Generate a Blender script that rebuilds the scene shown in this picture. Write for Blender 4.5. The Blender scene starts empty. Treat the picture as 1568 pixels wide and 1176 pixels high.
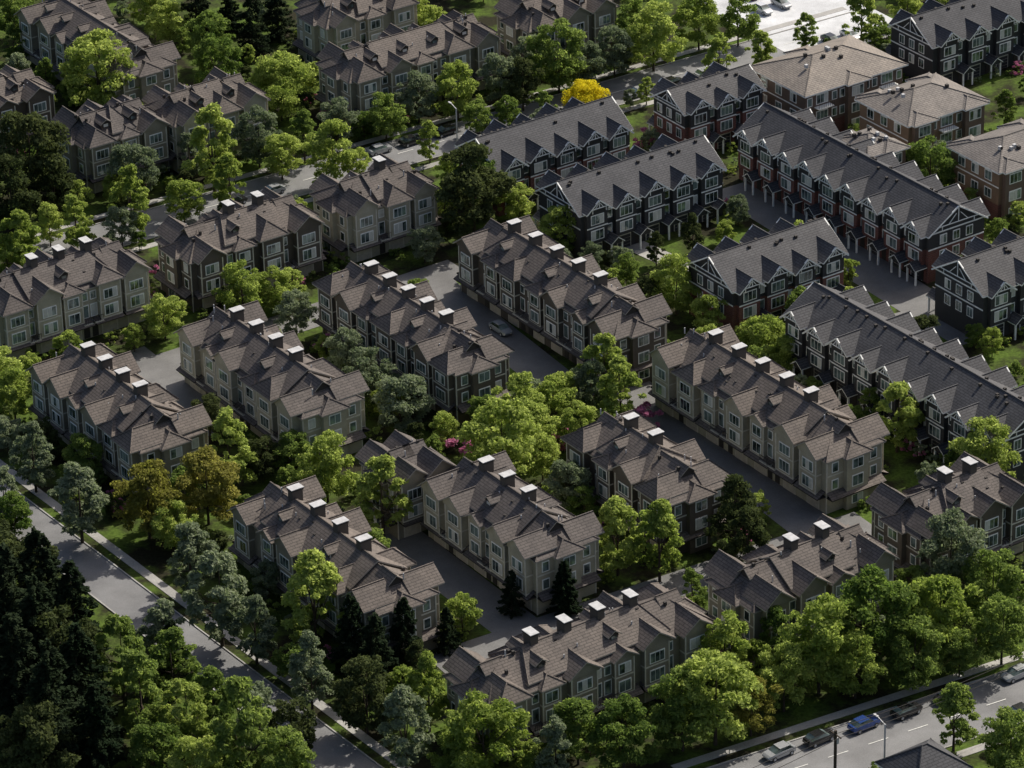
import bpy, math, random
import numpy as np
from mathutils import Matrix, Vector
random.seed(7)
S=bpy.context.scene; COL=S.collection
# ---------------------------------------------------------------- camera (aerial, long lens)
cd=bpy.data.cameras.new('camera'); cam=bpy.data.objects.new('camera',cd); COL.objects.link(cam); S.camera=cam
cam.matrix_world=Matrix.Translation((0,0,290))@Matrix.Rotation(math.radians(62),4,'X')@Matrix.Rotation(math.radians(-1.5),4,'Z')
cd.sensor_fit='HORIZONTAL'; cd.sensor_width=36; cd.lens=146.92; cd.clip_end=6000; cd.clip_start=1
AZ=math.radians(-56); BZ=AZ+math.pi/2
# ---------------------------------------------------------------- materials
def newmat(name):
    m=bpy.data.materials.new(name); m.use_nodes=True; nt=m.node_tree
    b=nt.nodes.get('Principled BSDF'); return m,nt,b
def N(nt,t,**k):
    n=nt.nodes.new(t)
    for a,b in k.items(): setattr(n,a,b)
    return n
def ramp(nt,src,c0,c1,p0=0.3,p1=0.7):
    r=N(nt,'ShaderNodeValToRGB'); r.color_ramp.elements[0].position=p0; r.color_ramp.elements[1].position=p1
    r.color_ramp.elements[0].color=(*c0,1); r.color_ramp.elements[1].color=(*c1,1); nt.links.new(src,r.inputs[0]); return r.outputs[0]
def mixc(nt,bt,fac,a,b):
    m=N(nt,'ShaderNodeMix',data_type='RGBA',blend_type=bt)
    if isinstance(fac,float): m.inputs[0].default_value=fac
    else: nt.links.new(fac,m.inputs[0])
    for i,s in ((6,a),(7,b)):
        if isinstance(s,tuple): m.inputs[i].default_value=(*s,1)
        else: nt.links.new(s,m.inputs[i])
    return m.outputs[2]
def noise(nt,scale,detail=3,vec=None,rough=.6):
    n=N(nt,'ShaderNodeTexNoise'); n.inputs['Scale'].default_value=scale; n.inputs['Detail'].default_value=detail; n.inputs['Roughness'].default_value=rough
    if vec is not None: nt.links.new(vec,n.inputs['Vector'])
    return n.outputs['Fac']
def plain(name,c,rough=.7,var=.12,scale=1.5,metal=0,spec=.3):
    m,nt,b=newmat(name); tc=N(nt,'ShaderNodeTexCoord')
    f=noise(nt,scale,2,tc.outputs['Object'])
    col=ramp(nt,f,tuple(x*(1-var) for x in c),tuple(min(1,x*(1+var)) for x in c))
    nt.links.new(col,b.inputs['Base Color']); b.inputs['Roughness'].default_value=rough; b.inputs['Metallic'].default_value=metal
    b.inputs['Specular IOR Level'].default_value=spec
    return m
def shingle(name,c,row=.42,bw=1.1):
    m,nt,b=newmat(name); uv=N(nt,'ShaderNodeUVMap')
    br=N(nt,'ShaderNodeTexBrick'); nt.links.new(uv.outputs[0],br.inputs['Vector'])
    br.inputs['Scale'].default_value=1; br.inputs['Brick Width'].default_value=bw; br.inputs['Row Height'].default_value=row
    br.inputs['Mortar Size'].default_value=.06; br.inputs['Mortar Smooth'].default_value=.5; br.inputs['Bias'].default_value=0
    br.inputs['Color1'].default_value=(*[x*1.09 for x in c],1); br.inputs['Color2'].default_value=(*[x*.91 for x in c],1)
    br.inputs['Mortar'].default_value=(*[x*.48 for x in c],1)
    geo=N(nt,'ShaderNodeNewGeometry')
    f=noise(nt,.35,4,geo.outputs['Position']); col=ramp(nt,f,(.8,.8,.8),(1.14,1.12,1.09))
    o=mixc(nt,'MULTIPLY',1.0,br.outputs['Color'],col)
    oi=N(nt,'ShaderNodeObjectInfo'); c3=ramp(nt,oi.outputs['Random'],(.82,.82,.85),(1.12,1.08,1.04),0,1)
    o=mixc(nt,'MULTIPLY',1.0,o,c3)
    mp=N(nt,'ShaderNodeMapping'); mp.inputs['Scale'].default_value=(2.5,.35,1); nt.links.new(uv.outputs[0],mp.inputs[0])
    st=ramp(nt,noise(nt,1.0,3,mp.outputs[0]),(.86,.86,.86),(1.1,1.1,1.1)); o=mixc(nt,'MULTIPLY',1.0,o,st)
    nt.links.new(o,b.inputs['Base Color']); b.inputs['Roughness'].default_value=.8; b.inputs['Specular IOR Level'].default_value=.3
    return m
def siding(name,c,row=.22):
    m,nt,b=newmat(name); uv=N(nt,'ShaderNodeUVMap')
    w=N(nt,'ShaderNodeTexWave',wave_type='BANDS',bands_direction='Y',wave_profile='SAW'); nt.links.new(uv.outputs[0],w.inputs['Vector'])
    w.inputs['Scale'].default_value=1/row/3.14159
    col=ramp(nt,w.outputs['Fac'],tuple(x*.72 for x in c),c,0,.35)
    geo=N(nt,'ShaderNodeNewGeometry'); f=noise(nt,.5,3,geo.outputs['Position'])
    o=mixc(nt,'MULTIPLY',1.0,col,ramp(nt,f,(.82,.82,.8),(1.1,1.1,1.1)))
    nt.links.new(o,b.inputs['Base Color']); b.inputs['Roughness'].default_value=.75
    return m
def brickm(name,c):
    m,nt,b=newmat(name); uv=N(nt,'ShaderNodeUVMap'); br=N(nt,'ShaderNodeTexBrick'); nt.links.new(uv.outputs[0],br.inputs['Vector'])
    br.inputs['Scale'].default_value=1; br.inputs['Brick Width'].default_value=.5; br.inputs['Row Height'].default_value=.18; br.inputs['Mortar Size'].default_value=.015
    br.inputs['Color1'].default_value=(*c,1); br.inputs['Color2'].default_value=(*[x*.6 for x in c],1); br.inputs['Mortar'].default_value=(.2,.18,.16,1)
    nt.links.new(br.outputs['Color'],b.inputs['Base Color']); b.inputs['Roughness'].default_value=.85
    return m
M={}
M['roofA']=shingle('brown_shingle',(.145,.128,.117)); M['roofB']=shingle('charcoal_shingle',(.093,.095,.102),.4,1.0); M['roofC']=shingle('tan_shingle',(.24,.22,.20),.4)
M['wallA']=siding('taupe_siding',(.27,.245,.19)); M['wallA2']=siding('brown_siding',(.115,.095,.076)); M['wallA3']=siding('beige_siding',(.43,.395,.30))
M['wallB']=siding('charcoal_siding',(.04,.04,.043)); M['brick']=brickm('red_brick',(.19,.05,.035)); M['wallC']=siding('ochre_siding',(.24,.155,.10)); M['wallC2']=siding('umber_siding',(.16,.11,.085))
M['wallG']=siding('green_siding',(.10,.125,.11))
M['trimA']=plain('tan_trim',(.60,.57,.48)); M['white']=plain('white_trim',(.87,.87,.83)); M['darktrim']=plain('dark_trim',(.045,.04,.036))
M['fasciaA']=plain('fascia_trim',(.34,.315,.27)); M['garage']=plain('garage_door_paint',(.50,.45,.37)); M['chim']=siding('chimney_siding',(.085,.074,.065))
M['cap']=plain('metal_cap',(.48,.48,.48),.55,.15); M['vent']=plain('vent_metal',(.5,.5,.5),.5); M['blind']=plain('window_blind',(.6,.6,.55),.4)
def glassm():
    m,nt,b=newmat('window_glass'); b.inputs['Roughness'].default_value=.06; b.inputs['IOR'].default_value=1.6
    b.inputs['Specular IOR Level'].default_value=.9; b.inputs['Metallic'].default_value=.3
    geo=N(nt,'ShaderNodeNewGeometry'); f=noise(nt,.45,2,geo.outputs['Position']); nt.links.new(ramp(nt,f,(.03,.045,.045),(.26,.34,.33),.38,.62),b.inputs['Base Color'])  # teal patches in the base colour imitate reflected sky
    return m
M['glass']=glassm()
def asphalt(name,c):
    m,nt,b=newmat(name); tc=N(nt,'ShaderNodeNewGeometry')
    f=noise(nt,.12,6,tc.outputs['Position'],.7); f2=noise(nt,6,3,tc.outputs['Position'])
    o=mixc(nt,'MULTIPLY',1.0,ramp(nt,f,tuple(x*.7 for x in c),tuple(x*1.3 for x in c)),ramp(nt,f2,(.8,.8,.8),(1.15,1.15,1.15)))
    nt.links.new(o,b.inputs['Base Color']); b.inputs['Roughness'].default_value=.6; b.inputs['Specular IOR Level'].default_value=.5; return m
M['asphalt']=asphalt('asphalt',(.18,.18,.182)); M['lane']=asphalt('lane_asphalt',(.16,.158,.155)); M['concrete']=asphalt('concrete',(.34,.33,.31)); M['plaza']=asphalt('glare_concrete',(.55,.56,.57))  # asphalt and plaza base colours lightened to stand in for backlit sun glare
M['line']=plain('road_marking_paint',(.7,.7,.66))
def groundm():
    m,nt,b=newmat('grass_ground'); tc=N(nt,'ShaderNodeNewGeometry')
    f=noise(nt,.15,5,tc.outputs['Position'],.65); f2=noise(nt,2.2,4,tc.outputs['Position'])
    a=ramp(nt,f,(.028,.026,.016),(.085,.13,.025),.42,.6)
    o=mixc(nt,'MULTIPLY',1.0,a,ramp(nt,f2,(.55,.6,.5),(1.3,1.3,1.2)))
    nt.links.new(o,b.inputs['Base Color']); b.inputs['Roughness'].default_value=.95; b.inputs['Specular IOR Level'].default_value=.1; return m
M['ground']=groundm()
M['bark']=plain('bark',(.06,.045,.033),.9,.3,5)
def leafm(name,cd_,cl,ct_d,ct_l,tfac=.5):
    m=bpy.data.materials.new(name); m.use_nodes=True; nt=m.node_tree; nt.nodes.clear(); out=N(nt,'ShaderNodeOutputMaterial')
    at=N(nt,'ShaderNodeAttribute',attribute_name='tone'); oi=N(nt,'ShaderNodeObjectInfo')
    mr=N(nt,'ShaderNodeMath',operation='MULTIPLY_ADD'); mr.inputs[1].default_value=.45; nt.links.new(oi.outputs['Random'],mr.inputs[0])
    m2=N(nt,'ShaderNodeMath',operation='MULTIPLY'); m2.inputs[1].default_value=.7; nt.links.new(at.outputs['Fac'],m2.inputs[0]); nt.links.new(m2.outputs[0],mr.inputs[2])
    d=N(nt,'ShaderNodeBsdfDiffuse'); t=N(nt,'ShaderNodeBsdfTranslucent'); mx=N(nt,'ShaderNodeMixShader'); mx.inputs[0].default_value=tfac
    nt.links.new(ramp(nt,mr.outputs[0],cd_,cl,.1,.95),d.inputs[0]); nt.links.new(ramp(nt,mr.outputs[0],ct_d,ct_l,.1,.95),t.inputs[0])
    nt.links.new(d.outputs[0],mx.inputs[1]); nt.links.new(t.outputs[0],mx.inputs[2]); nt.links.new(mx.outputs[0],out.inputs[0])
    return m
LM={'L':leafm('lime_leaves',(.14,.20,.045),(.34,.40,.12),(.27,.38,.05),(.63,.73,.19)),
 'G':leafm('green_leaves',(.065,.115,.03),(.20,.26,.08),(.12,.22,.03),(.38,.49,.11)),
 'S':leafm('silver_green_leaves',(.12,.155,.09),(.30,.34,.22),(.13,.19,.08),(.32,.39,.19),.42),
 'D':leafm('dark_leaves',(.035,.052,.022),(.10,.12,.05),(.055,.08,.022),(.14,.17,.055),.4),
 'C':leafm('conifer_needles',(.012,.024,.012),(.038,.052,.028),(.015,.028,.01),(.035,.05,.018),.2),
 'Y':leafm('golden_leaves',(.5,.42,.02),(.8,.7,.05),(.7,.6,.02),(.9,.8,.05)),
 'O':leafm('bronze_leaves',(.14,.14,.035),(.30,.28,.085),(.24,.26,.04),(.48,.46,.11)),
 'K':leafm('pink_blossom',(.4,.14,.24),(.7,.28,.46),(.35,.14,.18),(.6,.22,.36)),}
# ---------------------------------------------------------------- mesh builder
class MB:
    def __init__(s): s.v=[];s.f=[];s.m=[];s.uv=[];s.mats=[]
    def mi(s,k):
        if k not in s.mats: s.mats.append(k)
        return s.mats.index(k)
    def face(s,pts,k,X=None):
        if X: pts=[X(p) for p in pts]
        i=len(s.v); s.v+=pts; s.f.append(tuple(range(i,i+len(pts)))); s.m.append(s.mi(k))
        a,b,c=Vector(pts[0]),Vector(pts[1]),Vector(pts[2]); n=(b-a).cross(c-b)
        if n.length<1e-9: n=Vector((0,0,1))
        n.normalize(); h=Vector((0,0,1)).cross(n)
        if h.length<1e-3: h=Vector((1,0,0))
        h.normalize(); q=n.cross(h)
        for p in pts: p=Vector(p); s.uv.append((p.dot(h),p.dot(q)))
    def box(s,x0,x1,y0,y1,z0,z1,k,X=None,bottom=False):
        P=[(x0,y0,z0),(x1,y0,z0),(x1,y1,z0),(x0,y1,z0),(x0,y0,z1),(x1,y0,z1),(x1,y1,z1),(x0,y1,z1)]
        for q in ((0,1,5,4),(1,2,6,5),(2,3,7,6),(3,0,4,7),(4,5,6,7))+(((3,2,1,0),) if bottom else ()): s.face([P[i] for i in q],k,X)
    def beam(s,a,b,w,k,X=None):
        a,b=Vector(a),Vector(b); d=(b-a).normalized(); u=Vector((0,1,0)) if abs(d.y)<.9 else Vector((1,0,0)); n=d.cross(u).normalized()*w/2; u=n.cross(d).normalized()*w/2
        P=[a-n-u,a+n-u,a+n+u,a-n+u,b-n-u,b+n-u,b+n+u,b-n+u]; P=[tuple(p) for p in P]
        for q in ((0,1,5,4),(1,2,6,5),(2,3,7,6),(3,0,4,7),(4,5,6,7),(3,2,1,0)): s.face([P[i] for i in q],k,X)
    def obj(s,name,parent=None):
        me=bpy.data.meshes.new(name); me.from_pydata(s.v,[],s.f); 
        for k in s.mats: me.materials.append(M[k])
        me.polygons.foreach_set('material_index',s.m); ul=me.uv_layers.new(name='UVMap'); ul.data.foreach_set('uv',[c for u in s.uv for c in u])
        o=bpy.data.objects.new(name,me); COL.objects.link(o)
        if parent: o.parent=parent
        return o
def fr(ox,oy,ang):
    c,s_=math.cos(ang),math.sin(ang)
    return lambda p:(ox+p[0]*c-p[1]*s_, oy+p[0]*s_+p[1]*c, p[2])
def comp(A_,B_): return lambda p:A_(B_(p))
def roof(R,Wl,x0,x1,y0,y1,ze,p,h0,h1,km,kf,kw,X=None,o=.4,t=.2):
    ym=(y0+y1)/2; rz=ze+(y1-y0)/2*p
    T=[(x0,y0,ze),(x1,y0,ze),(x1,y1,ze),(x0,y1,ze),(x0+h0,ym,rz),(x1-h1,ym,rz)]
    Bm=[(a,b,c-t) for a,b,c in T]
    fs=[(0,1,5,4),(2,3,4,5),(1,2,5),(3,0,4)]
    if h1==0: fs.remove((1,2,5))
    if h0==0: fs.remove((3,0,4))
    for f in fs:
        R.face([T[i] for i in f],km,X); R.face([Bm[i] for i in reversed(f)],kf,X)
    ed=[(0,1),(2,3)]; ed+= [(1,2)] if h1 else [(1,5),(5,2)]; ed+=[(3,0)] if h0 else [(3,4),(4,0)]
    for a,b in ed: R.face([Bm[a],Bm[b],T[b],T[a]],kf,X)
    def cap(a,b): R.beam((a[0],a[1],a[2]+.02),(b[0],b[1],b[2]+.02),.16,km,X)
    cap(T[4],T[5])
    if h1: cap(T[1],T[5]);cap(T[2],T[5])
    if h0: cap(T[0],T[4]);cap(T[3],T[4])
    for x,h,sg in ((x0+o,h0,-1),(x1-o,h1,1)):
        if h==0 and Wl is not None:
            g=[(x,y0+o,ze-.3),(x,y1-o,ze-.3),(x,y1-o,ze+o*p-t),(x,ym,rz-t),(x,y0+o,ze+o*p-t)]
            Wl.face(g if sg>0 else g[::-1],kw,X)
    return rz
def window(G,Tm,X,xc,z0,w,h,kf='white',panes=2,y=0):
    e=.15
    Tm.box(xc-w/2-e,xc+w/2+e,y-.07,y,z0-e,z0+h+e,kf,X,True)
    pw=(w-.1*(panes-1))/panes
    for i in range(panes):
        a=xc-w/2+i*(pw+.1); k='blind' if random.random()<.16 else 'glass'
        G.box(a,a+pw,y-.10,y-.05,z0,z0+h,k,X,True)
def finish(name,parts,cx,cy,ang):
    e=bpy.data.objects.new(name,None); COL.objects.link(e); e.location=(cx,cy,0); e.rotation_euler=(0,0,ang); e.empty_display_size=3
    for k,mb in parts.items():
        if mb.f: mb.obj(k,e)
    return e
def townhouse(cx,cy,ang,L,W,wall='wallA',seed=0,E=8.5,chim=True):
    random.seed(seed); P={k:MB() for k in ('walls','roof','windows','trim','garage_doors','chimneys','balconies')}
    Wl,R,G,T,GD,C,BL=[P[k] for k in ('walls','roof','windows','trim','garage_doors','chimneys','balconies')]
    hw=W/2-.8; hl=L/2; o=.45; p=.6; rz=E+hw*p
    Wl.box(-hl+o,hl-o,-hw+o,hw-o,0,E+.05,wall)
    roof(R,Wl,-hl,hl,-hw,hw,E,p,hw*.95,hw*.95,'roofA','fasciaA',wall)
    n=max(2,round((L-1)/5.5)); u=(L-2*o)/n
    if n>=3: roof(R,Wl,-hl+u*1.15,hl-u*1.15,-hw+.6,hw-.6,E+.85,p,0 if seed%2 else 2.2,0 if seed%3 else 2.2,'roofA','fasciaA',wall)
    for sd in (0,1):
        Xs=fr(0,0,math.pi*sd)
        for i in range(n):
            xc=-hl+o+u*(i+.5); big=((i+sd+seed)%2==0) or i in (0,n-1)
            bw=random.uniform(3.5,4.1) if big else random.uniform(2.7,3.1); sh=(.45 if (i%2) else -.45)+random.uniform(-.2,.2)
            if i==0: sh=.1
            if i==n-1: sh=-.1
            bx=xc+sh; pr=random.choice((.95,1.05,1.25)) if big else .7; top=E+(random.uniform(.3,.75) if big else .1)
            Wl.box(bx-bw/2,bx+bw/2,-hw+o-pr,-hw+o+.3,2.75,top,wall,Xs,True)
            Xr=comp(Xs,fr(bx,0,-math.pi/2))
            hip=2.1 if ((i+seed)%3==0) else 0
            rw=bw/2+.75
            if big: roof(R,Wl,1.2,hw+pr+.15,-rw,rw,top,random.uniform(.68,.82),0,hip,'roofA','fasciaA',wall,Xr,o=.45)
            else: roof(R,Wl,2.6,hw+pr+.1,-rw+.2,rw-.2,top,.62,0,0 if hip else 1.6,'roofA','fasciaA',wall,Xr,o=.45)
            Xb=comp(Xs,fr(bx,-hw+o-pr,0))
            if big and not hip: window(G,T,Xb,0,top+.3,.6,.5,'trimA',1)
            window(G,T,Xb,0,6.35,2.1 if big else 1.7,1.35,'white',3 if big else 2)
            window(G,T,Xb,0,3.6,2.1 if big else 1.7,1.5,'white',3 if big else 2)
            for zz in (3.0,5.75):
                T.box(-bw/2-.04,bw/2+.04,-.05,pr-.01,zz,zz+.2,'trimA',Xb,True)
            for xx in (-bw/2,bw/2): T.box(xx-.09,xx+.09,-.045,.05,2.8,top-.2,'trimA',Xb)
            rx=bx+(bw/2+.75 if sh<=0 else -bw/2-.75); Xm=comp(Xs,fr(0,-hw+o,0))
            if abs(rx)<hl-1.2:
                window(G,T,Xm,rx,6.5,.8,1.15,'white',1); window(G,T,Xm,rx,3.6,.9,1.9,'white',1)
                BL.box(rx-.95,rx+.95,-hw+o-1.3,-hw+o,2.85,3.0,'trimA',Xs,True)
                for k in range(7): 
                    BL.box(rx-.92+k*.3,rx-.88+k*.3,-hw+o-1.28,-hw+o-1.24,3.0,3.95,'darktrim',Xs)
                BL.box(rx-.95,rx+.95,-hw+o-1.3,-hw+o-1.22,3.95,4.02,'darktrim',Xs,True)
            for a,b,z in ((xc-u/2+.15,xc+u/2-.15,2.75),):
                R.face([(a,-hw+o-1.55,z),(b,-hw+o-1.55,z),(b,-hw+o-.0,z+.75),(a,-hw+o-.0,z+.75)],'roofA',Xs)
                R.box(a,b,-hw+o-1.55,-hw+o,z-.15,z-.005,'darktrim',Xs,True)
            gx=bx
            T.box(gx-1.4,gx+1.4,-hw+o-.06,-hw+o,0,2.4,'trimA',Xs)
            for k in range(4): GD.box(gx-1.2,gx+1.2,-hw+o-.1,-hw+o-.03,.05+k*.54,.05+k*.54+.5,'garage',Xs)
            dx=rx
            if abs(dx)<hl-1: T.box(dx-.5,dx+.5,-hw+o-.08,-hw+o,.1,2.2,'darktrim',Xs)
            if (not big and n>3) or not chim:
                zr=E+hw*p*.52; ox=bx if chim else xc+u*.5
                if abs(ox)<hl-hw:
                    Xd=comp(Xs,fr(ox,-hw*.48,-math.pi/2))
                    Wl.box(-2.0,.55,-.75,.75,zr-1,zr+.75,'wallA2',Xd)
                    roof(R,Wl,-3.0,.95,-1.1,1.1,zr+.75,.65,0,0,'roofA','fasciaA','darktrim',Xd,o=.35,t=.14)
                    window(G,T,comp(Xd,fr(.55,0,math.pi/2)),0,zr+.05,.8,.5,'darktrim',1)
    for sd in (0,1):
        Xe=comp(fr(0,0,math.pi*sd),fr(hl-o,0,math.pi/2))
        for zz in (3.0,5.75): T.box(-hw+o-.03,hw-o+.03,-.05,.0,zz,zz+.2,'trimA',Xe,True)
        Wl.box(-1.9,1.9,-.8,.2,0,E-.1,wall,Xe)
        roof(R,Wl,-2.2,1.25,-2.45,2.45,E-.12,.6,0,1.8,'roofA','fasciaA',wall,comp(Xe,fr(0,0,-math.pi/2)),o=.4)
        Xf=comp(Xe,fr(0,-.8,0))
        for z,h in ((.9,1.2),(3.6,1.5),(6.4,1.3)): window(G,T,Xf,0,z,1.7,h,'white',2)
        for yy in (-hw+1.9,hw-1.9):
            for z,h in ((3.7,1.3),(6.4,1.3)): window(G,T,Xe,yy,z,.9,h,'white',1)
        R.face([(-hw+o,-1.3,2.7),(hw-o,-1.3,2.7),(hw-o,0,3.35),(-hw+o,0,3.35)],'roofA',Xe); R.box(-hw+o,hw-o,-1.3,0,2.5,2.695,'darktrim',Xe,True)
        for yy in (-hw+o,hw-o): T.box(yy-.09,yy+.09,-.05,.05,0,E-.2,'trimA',Xe)
        Xd=comp(fr(0,0,math.pi*sd),fr(hl-hw*.62,0,0)); zr=E+hw*p*.62
        Wl.box(-1.6,.4,-.9,.9,zr-1,zr+.35,'darktrim',Xd)
        roof(R,Wl,-2.6,.85,-1.35,1.35,zr+.35,.8,0,0,'roofA','fasciaA','darktrim',Xd,o=.4,t=.14)
    if chim:
        isA=abs(ang-AZ)<.1
        for k in range(n-2):
            x=-hl+o+u*((1.3+.97*k) if isA else (1.75+.9*k)); yj=.5
            C.box(x-.56,x+.56,yj-.85,yj+.85,rz-2.2,rz+1.8,'chim',None); C.box(x-.65,x+.65,yj-.95,yj+.95,rz+1.55,rz+1.68,'darktrim',None,True); C.box(x-.69,x+.69,yj-1.0,yj+1.0,rz+1.8,rz+1.9,'cap',None,True)
    for i in range(n*4):
        x=random.uniform(-hl+2,hl-2); y=random.uniform(-hw*.7,hw*.7); z=E+(hw-abs(y))*p
        if random.random()<.5: C.box(x-.07,x+.07,y-.07,y+.07,z,z+.95,'vent')
        else: C.box(x-.18,x+.18,y-.18,y+.18,z,z+.55,'darktrim')
    return finish('townhouse',P,cx,cy,ang)
def truss(T,X,hw_,ze,rz,y):
    for s_ in (-1,1): T.beam((s_*hw_,y,ze-.12),(0,y,rz-.1),.2,'white',X)
    zt=ze+(rz-ze)*.28; xt=hw_*(1-.28)
    T.beam((-xt,y,zt),(xt,y,zt),.12,'white',X); T.beam((0,y,zt),(0,y,rz-.1),.11,'white',X)
    for s_ in (-1,1): T.beam((s_*xt*.45,y+.01,zt),(s_*xt*.1,y+.01,zt+(rz-zt)*.55),.1,'white',X); T.beam((s_*xt*.75,y+.01,zt-.7),(s_*xt*.75,y+.01,zt),.1,'white',X)
def tudor(cx,cy,ang,L,W,seed=0,lower='brick',E=8.2,porch=True):
    random.seed(seed); P={k:MB() for k in ('walls','roof','windows','trim','porches','roof_vents')}
    Wl,R,G,T,PO,V=[P[k] for k in ('walls','roof','windows','trim','porches','roof_vents')]
    hw=W/2-.5; hl=L/2; o=.5; p=.62; rz=E+hw*p
    Wl.box(-hl+o,hl-o,-hw+o,hw-o,0,5.6,lower); Wl.box(-hl+o-.02,hl-o+.02,-hw+o-.02,hw-o+.02,5.6,E+.05,'wallB')
    roof(R,Wl,-hl,hl,-hw,hw,E,p,0,0,'roofB','white','wallB',o=o)
    n=max(2,round((L-1)/5.6)); u=(L-2*o)/n
    for sd in (0,1):
        Xs=fr(0,0,math.pi*sd)
        for i in range(n):
            xc=-hl+o+u*(i+.5); bw=3.9; pr=.7; top=E+.3; big=(i+seed)%2==0
            if not big: top=E-.1
            Wl.box(xc-bw/2,xc+bw/2,-hw+o-pr,-hw+o+.3,2.8,5.6,lower,Xs,True); Wl.box(xc-bw/2-.02,xc+bw/2+.02,-hw+o-pr-.02,-hw+o+.3,5.6,top,'wallB',Xs)
            Xr=comp(Xs,fr(xc,0,-math.pi/2)); rw=bw/2+.55
            z=roof(R,Wl,1.4 if big else 2.2,hw+pr+.25,-rw,rw,top,.8,0,0,'roofB','white','wallB',Xr,o=.75)
            Xb=comp(Xs,fr(xc,-hw+o-pr-.02,0)); truss(T,Xb,rw-.1,top,z,-.62)
            window(G,T,Xb,0,6.2,2.2,1.4,'white',3); window(G,T,comp(Xs,fr(xc,-hw+o-pr,0)),0,3.5,2.2,1.5,'white',3)
            T.box(-bw/2-.05,bw/2+.05,-.06,0,5.5,5.7,'white',Xb,True)
            Xm=comp(Xs,fr(0,-hw+o,0)); rx=xc+bw/2+.8
            if rx<hl-1: window(G,T,Xm,rx,6.3,.8,1.2,'white',1,y=-.02); window(G,T,Xm,rx,3.6,.8,1.4,'white',1)
            GX=xc; T.box(GX-1.35,GX+1.35,-hw+o-.06,-hw+o,0,2.45,'white' if seed%2 else 'trimA',Xs)
            for k in range(4): T.box(GX-1.2,GX+1.2,-hw+o-.1,-hw+o-.02,.04+k*.56,.04+k*.56+.5,'wallB',Xs)
            if porch:
                rx=min(xc+u/2,hl-2); Xp=comp(Xs,fr(rx,0,-math.pi/2))
                roof(PO,PO,hw-o-.1,hw+1.9,-1.3,1.3,2.7,.75,0,0,'roofB','white','wallB',Xp,o=.3,t=.15)
                for s_ in (-1,1): PO.box(rx+s_*1.0-.12,rx+s_*1.0+.12,-hw-1.6,-hw-1.36,0,2.6,'white',Xs)
                T.box(rx-.5,rx+.5,-hw+o-.07,-hw+o,.1,2.2,'darktrim',Xs)
    for sd in (0,1):
        Xe=comp(fr(0,0,math.pi*sd),fr(hl-o+.02,0,math.pi/2)); truss(T,Xe,hw-.1,E,rz,-.42)
        for zz in (5.5,8.1): T.box(-hw+o-.03,hw-o+.03,-.06,0,zz,zz+.22,'white',Xe,True)
        for xx in (-2.6,0,2.6):
            window(G,T,Xe,xx,6.2,1.1,1.35,'white',2)
            window(G,T,comp(fr(0,0,math.pi*sd),fr(hl-o,0,math.pi/2)),xx,3.5,1.1,1.4,'white',2)
    for i in range(n*3):
        x=random.uniform(-hl+1,hl-1); y=random.choice((-1,1))*random.uniform(.6,1.5); z=E+(hw-abs(y))*p
        V.box(x-.2,x+.2,y-.2,y+.2,z-.1,z+.35,'darktrim')
    return finish('tudor_townhouse',P,cx,cy,ang)
def condo(cx,cy,ang,L,W,seed=0,E=9.0,wall='wallC'):
    random.seed(seed); P={k:MB() for k in ('walls','roof','windows','trim','balconies','roof_vents')}
    Wl,R,G,T,BL,V=[P[k] for k in ('walls','roof','windows','trim','balconies','roof_vents')]
    hw=W/2-.6; hl=L/2; o=.7; p=.36
    Wl.box(-hl+o,hl-o,-hw+o,hw-o,0,3.0,'brick'); Wl.box(-hl+o-.02,hl-o+.02,-hw+o-.02,hw-o+.02,3.0,E+.05,wall)
    roof(R,Wl,-hl,hl,-hw,hw,E,p,min(hw,hl*.95),min(hw,hl*.95),'roofC','white',wall,t=.25)
    n=max(2,round(L/6.5)); u=(L-2*o)/n
    for sd in (0,1):
        Xs=fr(0,0,math.pi*sd)
        for i in range(n):
            xc=-hl+o+u*(i+.5)
            if i%2==seed%2:
                Wl.box(xc-2,xc+2,-hw+o-.9,-hw+o+.2,0,E-.1,'wallC2',Xs)
                roof(R,Wl,1,hw+.8,-2.6,2.6,E+.02,.36,0,2.6,'roofC','white',wall,comp(Xs,fr(xc,0,-math.pi/2)))
                Xb=comp(Xs,fr(xc,-hw+o-.9,0))
            else:
                Xb=comp(Xs,fr(xc,-hw+o-.02,0))
                for z in (3.1,6.1):
                    BL.box(xc-1.6,xc+1.6,-hw+o-1.3,-hw+o-.03,z,z+.15,'white',Xs,True)
                    for k in range(9): BL.box(xc-1.58+k*.39,xc-1.54+k*.39,-hw+o-1.28,-hw+o-1.24,z+.15,z+1.05,'darktrim',Xs)
                    BL.box(xc-1.6,xc+1.6,-hw+o-1.3,-hw+o-1.22,z+1.05,z+1.12,'darktrim',Xs,True)
            for z in (.8,3.7,6.7): window(G,T,Xb,0,z,2.2,1.5,'white',3)
            for z in (3.7,6.7):
                for d in (-2.6,2.6):
                    if abs(xc+d)<hl-1.5: window(G,T,comp(Xs,fr(0,-hw+o-.02,0)),xc+d,z,.8,1.3,'white',1)
        Xe=comp(fr(0,0,math.pi*sd),fr(hl-o+.02,0,math.pi/2))
        for z in (3.7,6.7):
            for xx in (-hw*.5,0,hw*.5): window(G,T,Xe,xx,z,1.4,1.4,'white',2)
        T.box(-hw+o,hw-o,-.06,0,5.9,6.1,'white',Xe,True)
    for i in range(7):
        x=random.uniform(-hl*.6,hl*.6); y=random.uniform(-hw*.5,hw*.5); z=E+(hw-abs(y))*p
        V.box(x-.25,x+.25,y-.25,y+.25,z-.1,z+.5,'cap' if i%2 else 'darktrim')
    return finish('hip_roof_condo',P,cx,cy,ang)
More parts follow.
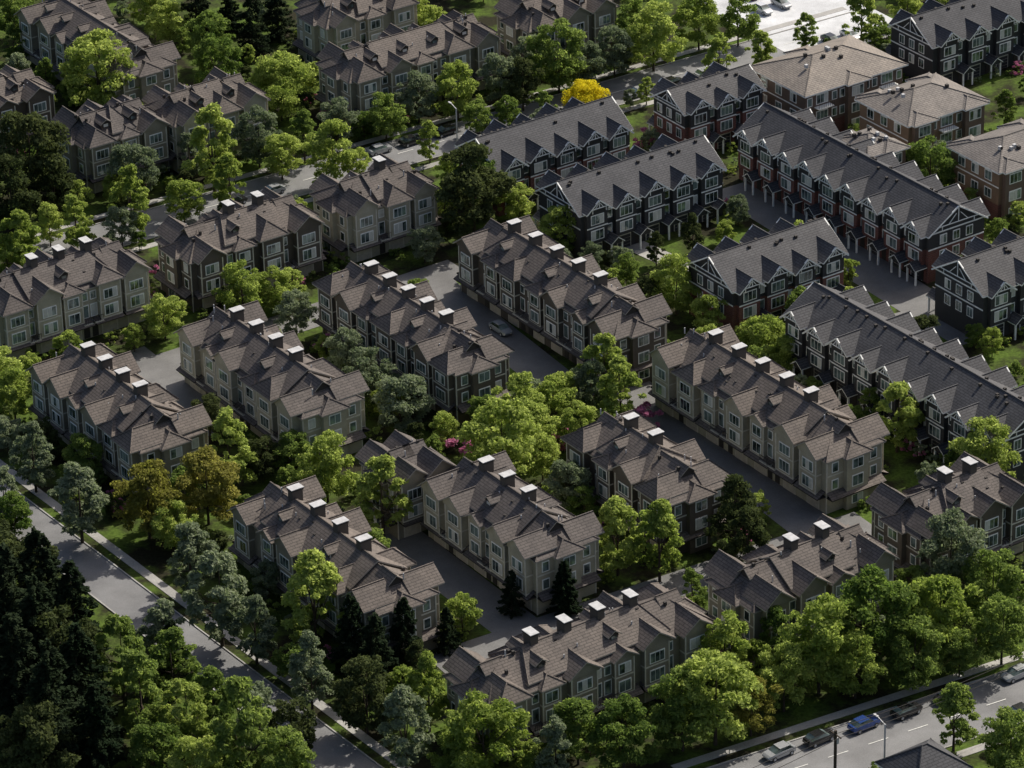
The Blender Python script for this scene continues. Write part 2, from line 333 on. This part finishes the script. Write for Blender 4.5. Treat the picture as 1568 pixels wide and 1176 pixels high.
# ---------------------------------------------------------------- site plan (metres): grid direction, centre x, y, length, width
TOWN="""A-56.5,527.7,31.8,12.6,A A-35.1,537.5,34.3,12.2,A3 A-14.6,550.4,37.2,11.2,A2 A7.7,562.1,41.4,11.6,A2 A36.1,523.6,40.8,12.2,A3 A18.3,505.9,24.6,12.1,A2 A-0.7,492.9,27.0,12.1,A3 A-24.5,483.6,36.0,11.9,A
B-68.3,566.7,26.7,12.2,A3 B-41.5,582.2,24.4,12.2,A2 B-20.8,595.3,17.6,12.2,A3 B7.8,456.9,35.6,11.8,A B37.6,475.5,24.2,12.2,A B59.4,492.2,20.3,12.2,A2 B-15.8,650.3,31.1,12.2,A B-25.2,670.1,19.3,12.2,A3 B-49.2,631.0,18.5,12.2,A3
B-64.4,622.8,16.2,12.2,A A-69.4,659.3,35.8,12.2,A B-85.3,635.3,20.1,10.8,A2 B9.4,666.4,19.1,12.2,A B-14.9,506.3,9.7,10.8,A"""
TUD="""B6.3,614.3,26.9,13.0 B19.7,597.7,28.8,13.0 B39.1,568.3,22.2,13.0 A58.9,532.2,49.6,13.0 A55.6,597.6,48.7,13.0 B33.6,630.3,17.0,10.5 B74.6,563.7,18.4,13.0 B79.5,658.4,25.7,13.0"""
CON="""B53.9,638.5,21.9,16.9 B68.2,623.7,17.3,15.0 B58.1,607.5,8.0,10.3 B80.9,604.8,17.2,14.1"""
FOOT=[]
def parse(t):
    q=t[1:].split(','); return (float(q[0]),float(q[1]),AZ if t[0]=='A' else BZ,float(q[2]),float(q[3])),q[4:]
for i,t in enumerate(TOWN.split()):
    f,e=parse(t); townhouse(*f,'wall'+e[0],i+1,chim=not(14<=i<=20)); FOOT.append(f)
for i,t in enumerate(TUD.split()):
    f,e=parse(t); tudor(*f,i+1,'brick' if i in (0,4,2,5) else 'wallB'); FOOT.append(f)
for i,t in enumerate(CON.split()):
    f,e=parse(t); condo(*f,i+1,wall='wallC' if i%2 else 'wallC2'); FOOT.append(f)
P={k:MB() for k in ('walls','roof','windows','trim')}
P['walls'].box(-4,4,-3.6,3.6,0,4.6,'wallG'); roof(P['roof'],P['walls'],-4.5,4.5,-4.1,4.1,4.6,.72,4.1,4.1,'roofB','white','wallG')
for a in range(4):
    X=comp(fr(0,0,a*math.pi/2),fr(0,-3.6 if a%2==0 else -4,0))
    for xx in (-1.8,1.8): window(P['windows'],P['trim'],X,xx,1.2,1.4,1.5,'white',2)
finish('detached_house',P,49.7,433.6,BZ); FOOT.append((49.7,433.6,BZ,9,8.2))
# ---------------------------------------------------------------- ground, roads
g=MB(); g.face([(-3000,-1500,0),(3000,-1500,0),(3000,4500,0),(-3000,4500,0)],'ground'); g.obj('ground')
RZ=[0.004]; RO=[]
def road(x0,y0,x1,y1,w,name,mat='asphalt',kerb=True,walk=(-1,1),line=False):
    a=(x0,y0); b=(x1,y1); dx,dy=b[0]-a[0],b[1]-a[1]; Ln=math.hypot(dx,dy); X=fr(a[0],a[1],math.atan2(dy,dx)); m=MB(); z=RZ[0]; RZ[0]+=.004
    m.face([(0,-w/2,z),(Ln,-w/2,z),(Ln,w/2,z),(0,w/2,z)],mat,X); m.obj(name)
    if line:
        m=MB()
        for k in range(int(Ln/6)): m.face([(k*6,-.07,z+.06),(k*6+3,-.07,z+.06),(k*6+3,.07,z+.06),(k*6,.07,z+.06)],'line',X)
        m.obj('road_marking')
    if kerb:
        for s_ in (-1,1):
            k=MB(); c0,c1=sorted((s_*w/2,s_*(w/2+.2))); k.box(0,Ln,c0,c1,-.1,.13,'concrete',X); k.obj('kerb')
            if s_ in walk:
                k=MB(); c0,c1=sorted((s_*(w/2+1.6),s_*(w/2+3.0))); k.box(0,Ln,c0,c1,-.1,.06,'concrete',X); k.obj('sidewalk')
    RO.append((a,b,w))
road(-74.1,592.8,64.3,677.8,9.5,'street',line=True)
road(-86.0,532.6,-13.2,431.2,6.5,'street',walk=(1,))
road(22.7,434.4,71.5,460.1,11,'street',line=True)
road(42.0,697.9,60.2,669.4,24,'plaza_pavement','plaza',walk=(),kerb=False)
for r in ((-13.2,581.4,9.6,540),(-58.3,558.7,-41.8,533.2),(-20.9,508.2,3.1,471.3),(16.9,544.1,41.5,500.0)): road(*r,7,'lane','lane',kerb=False)
road(36.3,611.6,70.3,555.7,8.5,'lane','lane',kerb=False)
for r in ((-61.4,548,-7.6,584.5),(-10.7,466.8,48.9,501.8)): road(*r,7,'lane','lane',kerb=False)
road(54.9,558.7,82.2,572.4,8,'lane','lane',kerb=False); road(41.6,566,18.7,592.2,4,'footpath','concrete',kerb=False)
# ---------------------------------------------------------------- trees
def crown_mesh(name,W,H,z0,shape,nl,ls,ncl,seed,limbs=7):
    r=np.random.default_rng(seed); cl=[]
    Rw=W/2; Hc=H-z0
    while len(cl)<ncl:
        a=r.uniform(0,2*math.pi); t=r.uniform(0,1)
        if shape=='round': prof=math.sqrt(max(0,1-(2*t-.9)**2/1.25))
        elif shape=='oval': prof=(math.sin(math.pi*min(1,t*.93+.07))**.6)*(1.1-.45*t)
        else: prof=math.sqrt(max(0,1-(t*.95)**2))
        rr=math.sqrt(r.uniform(.2,1))*prof*Rw*.88*(1+.2*math.sin(3*a+seed)+.12*math.sin(5*a+2*seed+4*t))
        cl.append((rr*math.cos(a),rr*math.sin(a),z0+t*Hc*.93+r.uniform(-.3,.3),r.uniform(.4,1.1)*W/8*(.85 if shape=='oval' else 1),r.uniform(0,1)))
    cl=np.array(cl); wgt=cl[:,3]**2; idx=r.choice(ncl,nl,p=wgt/wgt.sum()); c=cl[idx]
    d=r.normal(size=(nl,3)); d/=np.linalg.norm(d,axis=1)[:,None]; d[:,2]=np.where(d[:,2]<-.3,-d[:,2],d[:,2])
    rad=c[:,3]*r.uniform(.5,1.2,nl); pos=c[:,:3]+d*rad[:,None]*np.array([1,1,.75])
    n=d*.6+r.normal(size=(nl,3))*.65+np.array([0,0,.35]); n/=np.linalg.norm(n,axis=1)[:,None]
    return leafmesh(name,pos,n,ls*r.uniform(.6,1.3,nl),np.clip(c[:,4]*.5+r.uniform(0,.5,nl),0,1),W,H,z0,cl,r,limbs,1.0)
def leafmesh(name,pos,n,sz,tone,W,H,z0,cl,r,limbs,asp,tang=None):
    nl=len(pos)
    t=r.normal(size=(nl,3)) if tang is None else tang; t-= (t*n).sum(1)[:,None]*n; t/=np.linalg.norm(t,axis=1)[:,None]; b=np.cross(n,t)
    t=t*(sz*asp)[:,None]; b=b*(sz*.62)[:,None]
    Q=np.stack([pos-t*.9,pos-b*.8+t*.1,pos+t,pos+b*.8-t*.05],1).reshape(-1,3)
    V=Q.tolist(); Fc=(np.arange(nl*4).reshape(-1,4)).tolist(); mi=[1]*nl
    def tube(a,b,ra,rb,seg=6):
        a,b=Vector(a),Vector(b); dd=(b-a).normalized(); u=dd.orthogonal().normalized(); w=dd.cross(u); i=len(V)
        for P_,R_ in ((a,ra),(b,rb)):
            for k in range(seg):
                an=2*math.pi*k/seg; q=P_+u*math.cos(an)*R_+w*math.sin(an)*R_; V.append(list(q))
        for k in range(seg): Fc.append([i+k,i+(k+1)%seg,i+seg+(k+1)%seg,i+seg+k]); mi.append(0)
    tr=.028*H*.7
    tube((0,0,-.2),(0,0,z0+.2),tr,tr*.75,8); tube((0,0,z0+.2),(.1,.1,H*.8),tr*.75,tr*.15,6)
    if cl is not None:
        for k in range(limbs):
            c=cl[r.integers(0,len(cl))]; zb=min(z0+.1+r.uniform(0,.35)*(H-z0),c[2]); tube((0,0,zb),tuple(c[:3]),tr*.4,tr*.1,5)
    me=bpy.data.meshes.new(name); me.from_pydata(V,[],Fc); me.materials.append(M['bark']); me.materials.append(LM['G'])
    me.polygons.foreach_set('material_index',mi)
    at=me.attributes.new('tone','FLOAT','POINT'); tv=np.zeros(len(V),dtype=np.float32); tv[:nl*4]=np.repeat(tone,4); at.data.foreach_set('value',tv)
    return me
def conifer_mesh(name,W,H,seed,nl=9000):
    r=np.random.default_rng(seed); nb=int(H*9); pos=[];nn=[];tg=[];tn=[]
    per=nl//nb
    for i in range(nb):
        t=(i+r.uniform(0,1))/nb; z=.8+t*(H-1.0); a=r.uniform(0,2*math.pi); Ln=(W/2)*((1-t)**.62)*r.uniform(.6,1.15)+.25; tone=r.uniform(0,.6)
        k=max(8,int(per*(.5+Ln/(W/2))))
        s=np.sqrt(r.uniform(0.02,1,k))*Ln; side=r.normal(0,1,k)*.16*(Ln*.35+.4)*(1.1-s/Ln*.8)*1.8
        dz=-.28*s+.10*s*s/Ln+r.normal(0,.14,k)-np.abs(side)*.25
        x=np.cos(a)*s-np.sin(a)*side; y=np.sin(a)*s+np.cos(a)*side
        pos.append(np.stack([x,y,z+dz],1)); d=np.array([math.cos(a),math.sin(a),-.25]); tg.append(np.tile(d,(k,1))+r.normal(0,.5,(k,3)))
        nn.append(np.array([0,0,1])+r.normal(0,.45,(k,3))); tn.append(np.clip(tone+r.uniform(0,.4,k),0,1))
    pos=np.concatenate(pos);nn=np.concatenate(nn);tg=np.concatenate(tg);tn=np.concatenate(tn); nn/=np.linalg.norm(nn,axis=1)[:,None]
    return leafmesh(name,pos,nn,r.uniform(.14,.30,len(pos))*W/7,tn,W,H,1.2,None,r,0,1.0,tg)
V_={}
V_['r']=[crown_mesh('round_tree_%d'%i,8,10,1.7,'round',9500,.24,78,20+i) for i in range(5)]
V_['o']=[crown_mesh('oval_tree_%d'%i,6,9.2,1.4,'oval',8000,.21,64,40+i) for i in range(5)]
V_['f']=[crown_mesh('broad_tree_%d'%i,12,8,2.4,'flat',13000,.27,90,60+i) for i in range(2)]
V_['c']=[conifer_mesh('conifer_%d'%i,7.5,13,80+i,12000) for i in range(3)]
V_['p']=[crown_mesh('pine_%d'%i,8,11,1.2,'oval',11000,.21,80,90+i) for i in range(2)]
V_['q']=[crown_mesh('small_tree_%d'%i,8,9.5,1.5,'round',4200,.34,50,130+i,5) for i in range(4)]
V_['s']=[crown_mesh('shrub_%d'%i,2.4,1.7,.15,'round',700,.13,14,110+i,3) for i in range(3)]
DIM={'r':(8,10),'o':(6,9.2),'f':(12,8),'c':(7.5,13),'p':(8,11),'s':(2.4,1.7),'q':(8,9.5)}
TREES=[]
def place(kind,shape,x,y,s,name,sz=1.0):
    me=random.choice(V_[shape]); o=bpy.data.objects.new(name,me); COL.objects.link(o); o.location=(x,y,0); o.rotation_euler=(0,0,random.uniform(0,6.28)); o.scale=(s,s,s*sz)
    o.material_slots[1].link='OBJECT'; o.material_slots[1].material=LM[kind]
    if shape!='s': TREES.append((x,y,DIM[shape][0]*s/2))
    return o
def inside(x,y,pad=0):
    for cx,cy,ang,L,W in FOOT:
        c,s_=math.cos(-ang),math.sin(-ang); dx,dy=x-cx,y-cy; u,v=dx*c-dy*s_,dx*s_+dy*c
        if abs(u)<L/2+pad and abs(v)<W/2+pad: return (cx,cy,ang,L,W,u,v)
    return None
def onroad(x,y,pad=0):
    for a,b,w in RO:
        dx,dy=b[0]-a[0],b[1]-a[1]; L=math.hypot(dx,dy); t=((x-a[0])*dx+(y-a[1])*dy)/L; n=abs((x-a[0])*dy-(y-a[1])*dx)/L
        if 0<t<L and n<w/2+pad: return True
    return False
NAMES={'L':'maple_tree','G':'ash_tree','S':'whitebeam_tree','D':'oak_tree','C':'spruce_tree','Y':'golden_locust_tree','O':'bronze_maple_tree','K':'pink_blossom_shrub'}
# tree survey: x dm, y dm, size %, species, crown form
TR="""-655,6465,162Lr -779,6531,78Go -586,6749,91Lr -506,6639,105Gr -436,6696,91Cc -393,6765,91Cc -480,6790,76Cc -613,6802,91Lr -537,6780,92Cc -489,6528,103Gr -849,6690,90Go -377,6479,102Lf -766,6115,155Dr -791,6029,125Dr -729,6082,97Dr -606,6127,105Sr -474,6144,160Lo -516,6194,94So -445,6071,111Lo -405,6235,99Sr -376,6419,67Lf -366,6187,84Lr -331,6247,104Go -280,6156,105Lr -279,6321,86Sr -244,6175,56Lr -517,6037,83Lr -595,5977,128Lo -611,5952,68Sr -681,5943,109Lo -725,5959,68Lr -760,5861,136Lo -781,5843,81Lr -198,6329,86Gr -144,6395,94Sr -79,6404,94Lr -7,6462,87Sr -47,6333,64Gr 4,6351,57Gr -125,6236,79Lo 67,6357,77Go 93,6504,125Gr 31,6433,87Dr 43,6540,88Sr 143,6515,81Sr 189,6558,89Sr 257,6585,119Lr 226,6667,90Gr 339,6669,105Lr 408,6683,90Gr 365,6519,108Lo 439,6553,98Lo 523,6636,83Go 239,6443,62Lo 620,6657,120Lo 708,6740,75Lr
639,6613,67Go 683,6602,67Go 777,6750,75Lr 868,6744,75Lr 829,6314,84Go -159,6784,76Lr -240,6794,60Sr -318,6694,52Lr 134,6417,66Yf -53,5953,152Dr -16,6051,97Gr 14,6001,75Lr 89,5880,88Lr -88,6128,63Lr 253,5667,99Lr 297,5575,71Lr 288,5869,79Do 230,5834,61Do 365,5969,49Sr 376,5510,77Lf 417,5474,64Lr 135,5393,127Lo 156,5314,134Lo 115,5366,75Sr 678,6053,111Gr 764,6001,46Gr 547,5217,140Lo 528,5306,75Go 677,5099,115Lr 646,5136,61Gr -407,5684,92Lr -359,5707,79Lr -324,5626,81Sr -523,5627,81Lr
-567,5589,44Lr -727,5379,88Lr -754,5418,102Lr -678,5165,123So -729,5287,62Sr -608,5191,73Gr -601,5019,152So -401,5154,139Lo -508,5025,114Or -428,5060,121Or -440,4864,141So -471,4989,83Lr
-393,4734,169So -464,4679,121So -514,4605,135Go -481,4499,148Go -423,4478,132Lo -268,4712,169Lo -345,4689,121So -336,4847,58Sr -208,5398,101Sr -162,5309,106Sr -244,5477,77Sr -312,5192,76Gr -263,5115,103Lr -290,5100,72Lr -158,5022,153Lo -99,5262,62Lr -15,5130,141Lr 14,5286,100Lr 61,5307,77Lr -43,5298,62Gr 74,5065,78Sr 40,5157,73Lr 60,5251,204Ks -78,5235,250Ks 192,5300,240Ks 137,4892,133Lo 193,4872,133Lo 96,5036,60Gr 298,4936,113Dp 312,4876,94Dp 233,4789,77Go 7,4810,52Cc 35,4840,64Cc 61,4807,52Cc
-94,4707,51Cc -217,4658,85Cc -186,4612,90Cc -149,4660,79Cc -131,4623,67Dp -268,4560,126So -196,4512,105Dr -145,4420,131So -117,4513,118Lo -47,4399,130Lr -81,4395,75Lr 71,4428,98Gr 42,4396,101So 128,4413,103Gr 246,4465,143Lr 204,4453,115Gr 292,4483,93Or 328,4652,105Go 386,4580,129Lr 458,4630,141Gr 549,4652,130Lr 578,4801,122Sr 627,4734,109Gr 509,4583,100Gr 629,4638,96Gr 266,4603,101Lr 338,4539,89Lr 432,4566,89Lr 571,4610,67Gr 545,4435,116Go 608,4369,102Gr -633,4762,140Cc -579,4680,126Cc -642,4538,146Cc -587,4430,143Cc -531,4425,110Cc -682,4734,127Cc -671,4806,140Dr -584,4591,135Dr -609,4396,130Dr -348,4392,160Go -406,4386,86Lr -292,4372,97Gr -462,4426,87Gr -695,5030,72Gr -713,5088,97So -131,5865,67Sr 715,5500,43Lr 181,5760,53Gr 128,5814,48Sr 340,5903,40Lr -859,6796,91Gr -734,6518,58Lr -783,6440,58Lr -633,6112,55Lr -438,5297,75Dr -357,5178,73Dr 107,5096,54Dr -449,4602,135Go -392,4517,125Go -331,4464,124So -290,4450,87Dr 226,6256,188Ks 30,5215,90Lr 95,5240,80Lr -620,4600,150Cc -560,4520,140Cc -660,4650,150Cc"""
random.seed(3)
for tok in TR.split():
    a=tok.split(','); x,y=float(a[0])/10,float(a[1])/10; s_=float(a[2][:-2])/100; kind,sh=a[2][-2],a[2][-1]
    q=inside(x,y,.8)
    if q:
        cx,cy,ang,L,W,u,v=q
        ex=L/2+1.2-abs(u); ey=W/2+1.2-abs(v)
        if ey<ex: v=math.copysign(W/2+1.2,v)
        else: u=math.copysign(L/2+1.2,u)
        c,s2=math.cos(ang),math.sin(ang); x,y=cx+u*c-v*s2,cy+u*s2+v*c
    place(kind,sh,x,y,s_,NAMES[kind],random.uniform(.92,1.12))
nf=0
for k in range(14000):
    y=random.uniform(425,705); h=14+y*.125; x=random.uniform(-h-4,h+4)
    s_=random.choice((.32,.38,.45,.55,.68)); r_=4*s_
    if inside(x,y,r_*.72) or onroad(x,y,r_*.5+.3): continue
    if any((x-a)**2+(y-b)**2<(.6*(r_+c))**2 for a,b,c in TREES): continue
    if x<-30 and y<505: kd=random.choice('DDGDC')
    else: kd=random.choice('LLLGGSSDG')
    if kd=='C': place('C','c',x,y,s_*1.4,'spruce_tree')
    else: place(kd,'q',x,y,s_,NAMES[kd],random.uniform(.85,1.2))
    nf+=1
    if nf>350: break
for (cx,cy,ang,L,W) in FOOT:
    c,s2=math.cos(ang),math.sin(ang)
    for k in range(int((L+W)*.8)):
        if random.random()<L/(L+W): u=random.uniform(-L/2,L/2); v=random.choice((-1,1))*(W/2+random.uniform(1.0,3.0))
        else: v=random.uniform(-W/2,W/2); u=random.choice((-1,1))*(L/2+random.uniform(1,3))
        x,y=cx+u*c-v*s2,cy+u*s2+v*c
        if onroad(x,y,.6) or inside(x,y,.3): continue
        kd='K' if random.random()<.07 else random.choice('LGGSDL'); place(kd,'s',x,y,random.uniform(.6,1.5),'garden_shrub')
# ---------------------------------------------------------------- cars
def carpaint(name,c):
    m,nt,b=newmat(name); b.inputs['Base Color'].default_value=(*c,1); b.inputs['Roughness'].default_value=.25; b.inputs['Coat Weight'].default_value=.6; b.inputs['Metallic'].default_value=.3; M[name]=m
for n_,c in (('silver',(.4,.41,.42)),('black',(.02,.02,.022)),('blue',(.03,.07,.25)),('white_paint',(.7,.7,.7)),('red',(.25,.03,.02)),('tyre',(.02,.02,.02))): carpaint(n_,c)
def car(x,y,ang,paint,name='parked_car'):
    m=MB()
    st=[(-2.2,.70,.45,.80),(-2.05,.84,.28,.95),(-1.3,.90,.25,1.0),(0,.92,.25,.98),(1.2,.90,.25,.93),(1.9,.84,.28,.82),(2.2,.68,.42,.68)]
    for i in range(len(st)-1):
        a,b=st[i],st[i+1]
        for s_ in (-1,1):
            q=[(a[0],s_*a[1]*.94,a[2]),(b[0],s_*b[1]*.94,b[2]),(b[0],s_*b[1],(b[2]+b[3])/2),(a[0],s_*a[1],(a[2]+a[3])/2)]; m.face(q if s_<0 else q[::-1],paint)
            q=[(a[0],s_*a[1],(a[2]+a[3])/2),(b[0],s_*b[1],(b[2]+b[3])/2),(b[0],s_*b[1]*.9,b[3]),(a[0],s_*a[1]*.9,a[3])]; m.face(q if s_<0 else q[::-1],paint)
        m.face([(a[0],-a[1]*.9,a[3]),(b[0],-b[1]*.9,b[3]),(b[0],b[1]*.9,b[3]),(a[0],a[1]*.9,a[3])],paint)
    for a,f in ((st[0],-1),(st[-1],1)):
        q=[(a[0],-a[1]*.9,a[2]),(a[0],a[1]*.9,a[2]),(a[0],a[1]*.9,a[3]),(a[0],-a[1]*.9,a[3])]; m.face(q if f>0 else q[::-1],paint)
    c0=[(-1.75,.80,.97),(-1.15,.66,1.42),(.35,.66,1.44),(1.15,.78,.94)]
    for s_ in (-1,1):
        q=[(c0[0][0],s_*c0[0][1],.97),(c0[3][0],s_*c0[3][1],.94),(c0[2][0],s_*.66,1.42),(c0[1][0],s_*.66,1.40)]; m.face(q if s_<0 else q[::-1],'glass')
    m.face([(-1.75,.8,.97),(-1.75,-.8,.97),(-1.15,-.66,1.42),(-1.15,.66,1.42)],'glass'); m.face([(1.15,-.78,.94),(1.15,.78,.94),(.35,.66,1.44),(.35,-.66,1.44)],'glass')
    m.face([(-1.2,-.68,1.43),(.4,-.68,1.45),(.4,.68,1.45),(-1.2,.68,1.43)],paint)
    for wx in (-1.35,1.35):
        for s_ in (-1,1):
            pts=[(wx+.33*math.cos(t*math.pi/6),s_*.93,.33+.33*math.sin(t*math.pi/6)) for t in range(12)]; inn=[(p[0],s_*.7,p[2]) for p in pts]
            m.face(pts if s_<0 else pts[::-1],'tyre')
            for t in range(12): m.face([pts[t],pts[(t+1)%12],inn[(t+1)%12],inn[t]],'tyre')
            hub=[(wx+.2*math.cos(t*math.pi/4),s_*.945,.33+.2*math.sin(t*math.pi/4)) for t in range(8)]; m.face(hub if s_<0 else hub[::-1],'vent')
    o=m.obj(name); o.location=(x,y,.05); o.rotation_euler=(0,0,ang); return o
for x,y,pt in ((34.5,655.6,'silver'),(28.6,652.2,'black'),(22.6,648.4,'silver'),(-20.8,628.0,'silver'),(-15.6,631.2,'black'),(-10,634.6,'black'),(-3.5,636,'white_paint'),(43.7,449.5,'blue'),(49.4,452.4,'black'),(55.2,455.6,'black'),(37.8,446.6,'black'),(32.5,443.6,'silver'),(64.5,460.6,'silver'),(63.5,451.2,'black'),(-38,613.2,'silver'),(-44,609.6,'black')):
    car(x,y,BZ+random.choice((0,math.pi)),pt)
for x,y,pt in ((46,683,'white_paint'),(49.5,685.5,'silver'),(57,668.5,'black'),(60.5,670.5,'white_paint'),(44,690,'red')): car(x,y,AZ,pt)
for x,y,pt in ((-1.5,562.3,'silver'),(66.5,566.2,'white_paint'),(46,591.5,'black')):
    if not inside(x,y,1): car(x,y,AZ,pt)
# ---------------------------------------------------------------- lamps, poles
for x,y in ((45.3,438.6),(-8,628.4),(38.0,653.9)):
    m=MB(); m.beam((0,0,0),(0,0,7.5),.16,'vent'); m.beam((0,0,7.4),(1.6,0,7.9),.1,'vent'); m.box(1.4,2.2,-.15,.15,7.8,7.95,'vent',None,True); m.box(-.2,.2,-.2,.2,0,.4,'concrete')
    o=m.obj('street_lamp'); o.location=(x,y,0); o.rotation_euler=(0,0,AZ+math.pi)
p1=(38.7,433.6); m=MB(); m.beam((0,0,0),(0,0,10),.28,'bark'); m.beam((0,-1.1,9.4),(0,1.1,9.4),.14,'bark'); m.beam((.25,.0,8),(.25,0,8.9),.35,'vent'); o=m.obj('utility_pole'); o.location=(*p1,0); o.rotation_euler=(0,0,BZ)
d=(math.cos(BZ),math.sin(BZ)); wr=MB()
for off in (-1.0,0,1.0):
    prev=None
    for k in range(0,41):
        t=(k-10)*2.2; sag=1.0*(1-((t%44)/22-1)**2); P_=(p1[0]+d[0]*t-d[1]*off,p1[1]+d[1]*t+d[0]*off,9.5-sag)
        if prev: wr.beam(prev,P_,.05,'darktrim')
        prev=P_
wr.obj('power_line')
# ---------------------------------------------------------------- light
el=math.radians(42); az=math.radians(46)
sv=Vector((math.sin(az)*math.cos(el),math.cos(az)*math.cos(el),math.sin(el)))
sd=bpy.data.lights.new('sun','SUN'); sd.energy=5.0; sd.angle=math.radians(.5); sd.color=(1,.94,.84); so=bpy.data.objects.new('sun',sd); COL.objects.link(so); so.rotation_euler=sv.to_track_quat('Z','Y').to_euler(); so.location=(200,600,300)
w=bpy.data.worlds.new('World'); S.world=w; w.use_nodes=True; nt=w.node_tree; bg=nt.nodes['Background']; sk=nt.nodes.new('ShaderNodeTexSky'); sk.sky_type='NISHITA'; sk.sun_disc=False; sk.sun_elevation=el; sk.sun_rotation=az; sk.dust_density=4; sk.air_density=.8
nt.links.new(sk.outputs[0],bg.inputs[0]); bg.inputs[1].default_value=.112
S.view_settings.view_transform='Standard'; S.view_settings.look='None'; S.view_settings.exposure=0
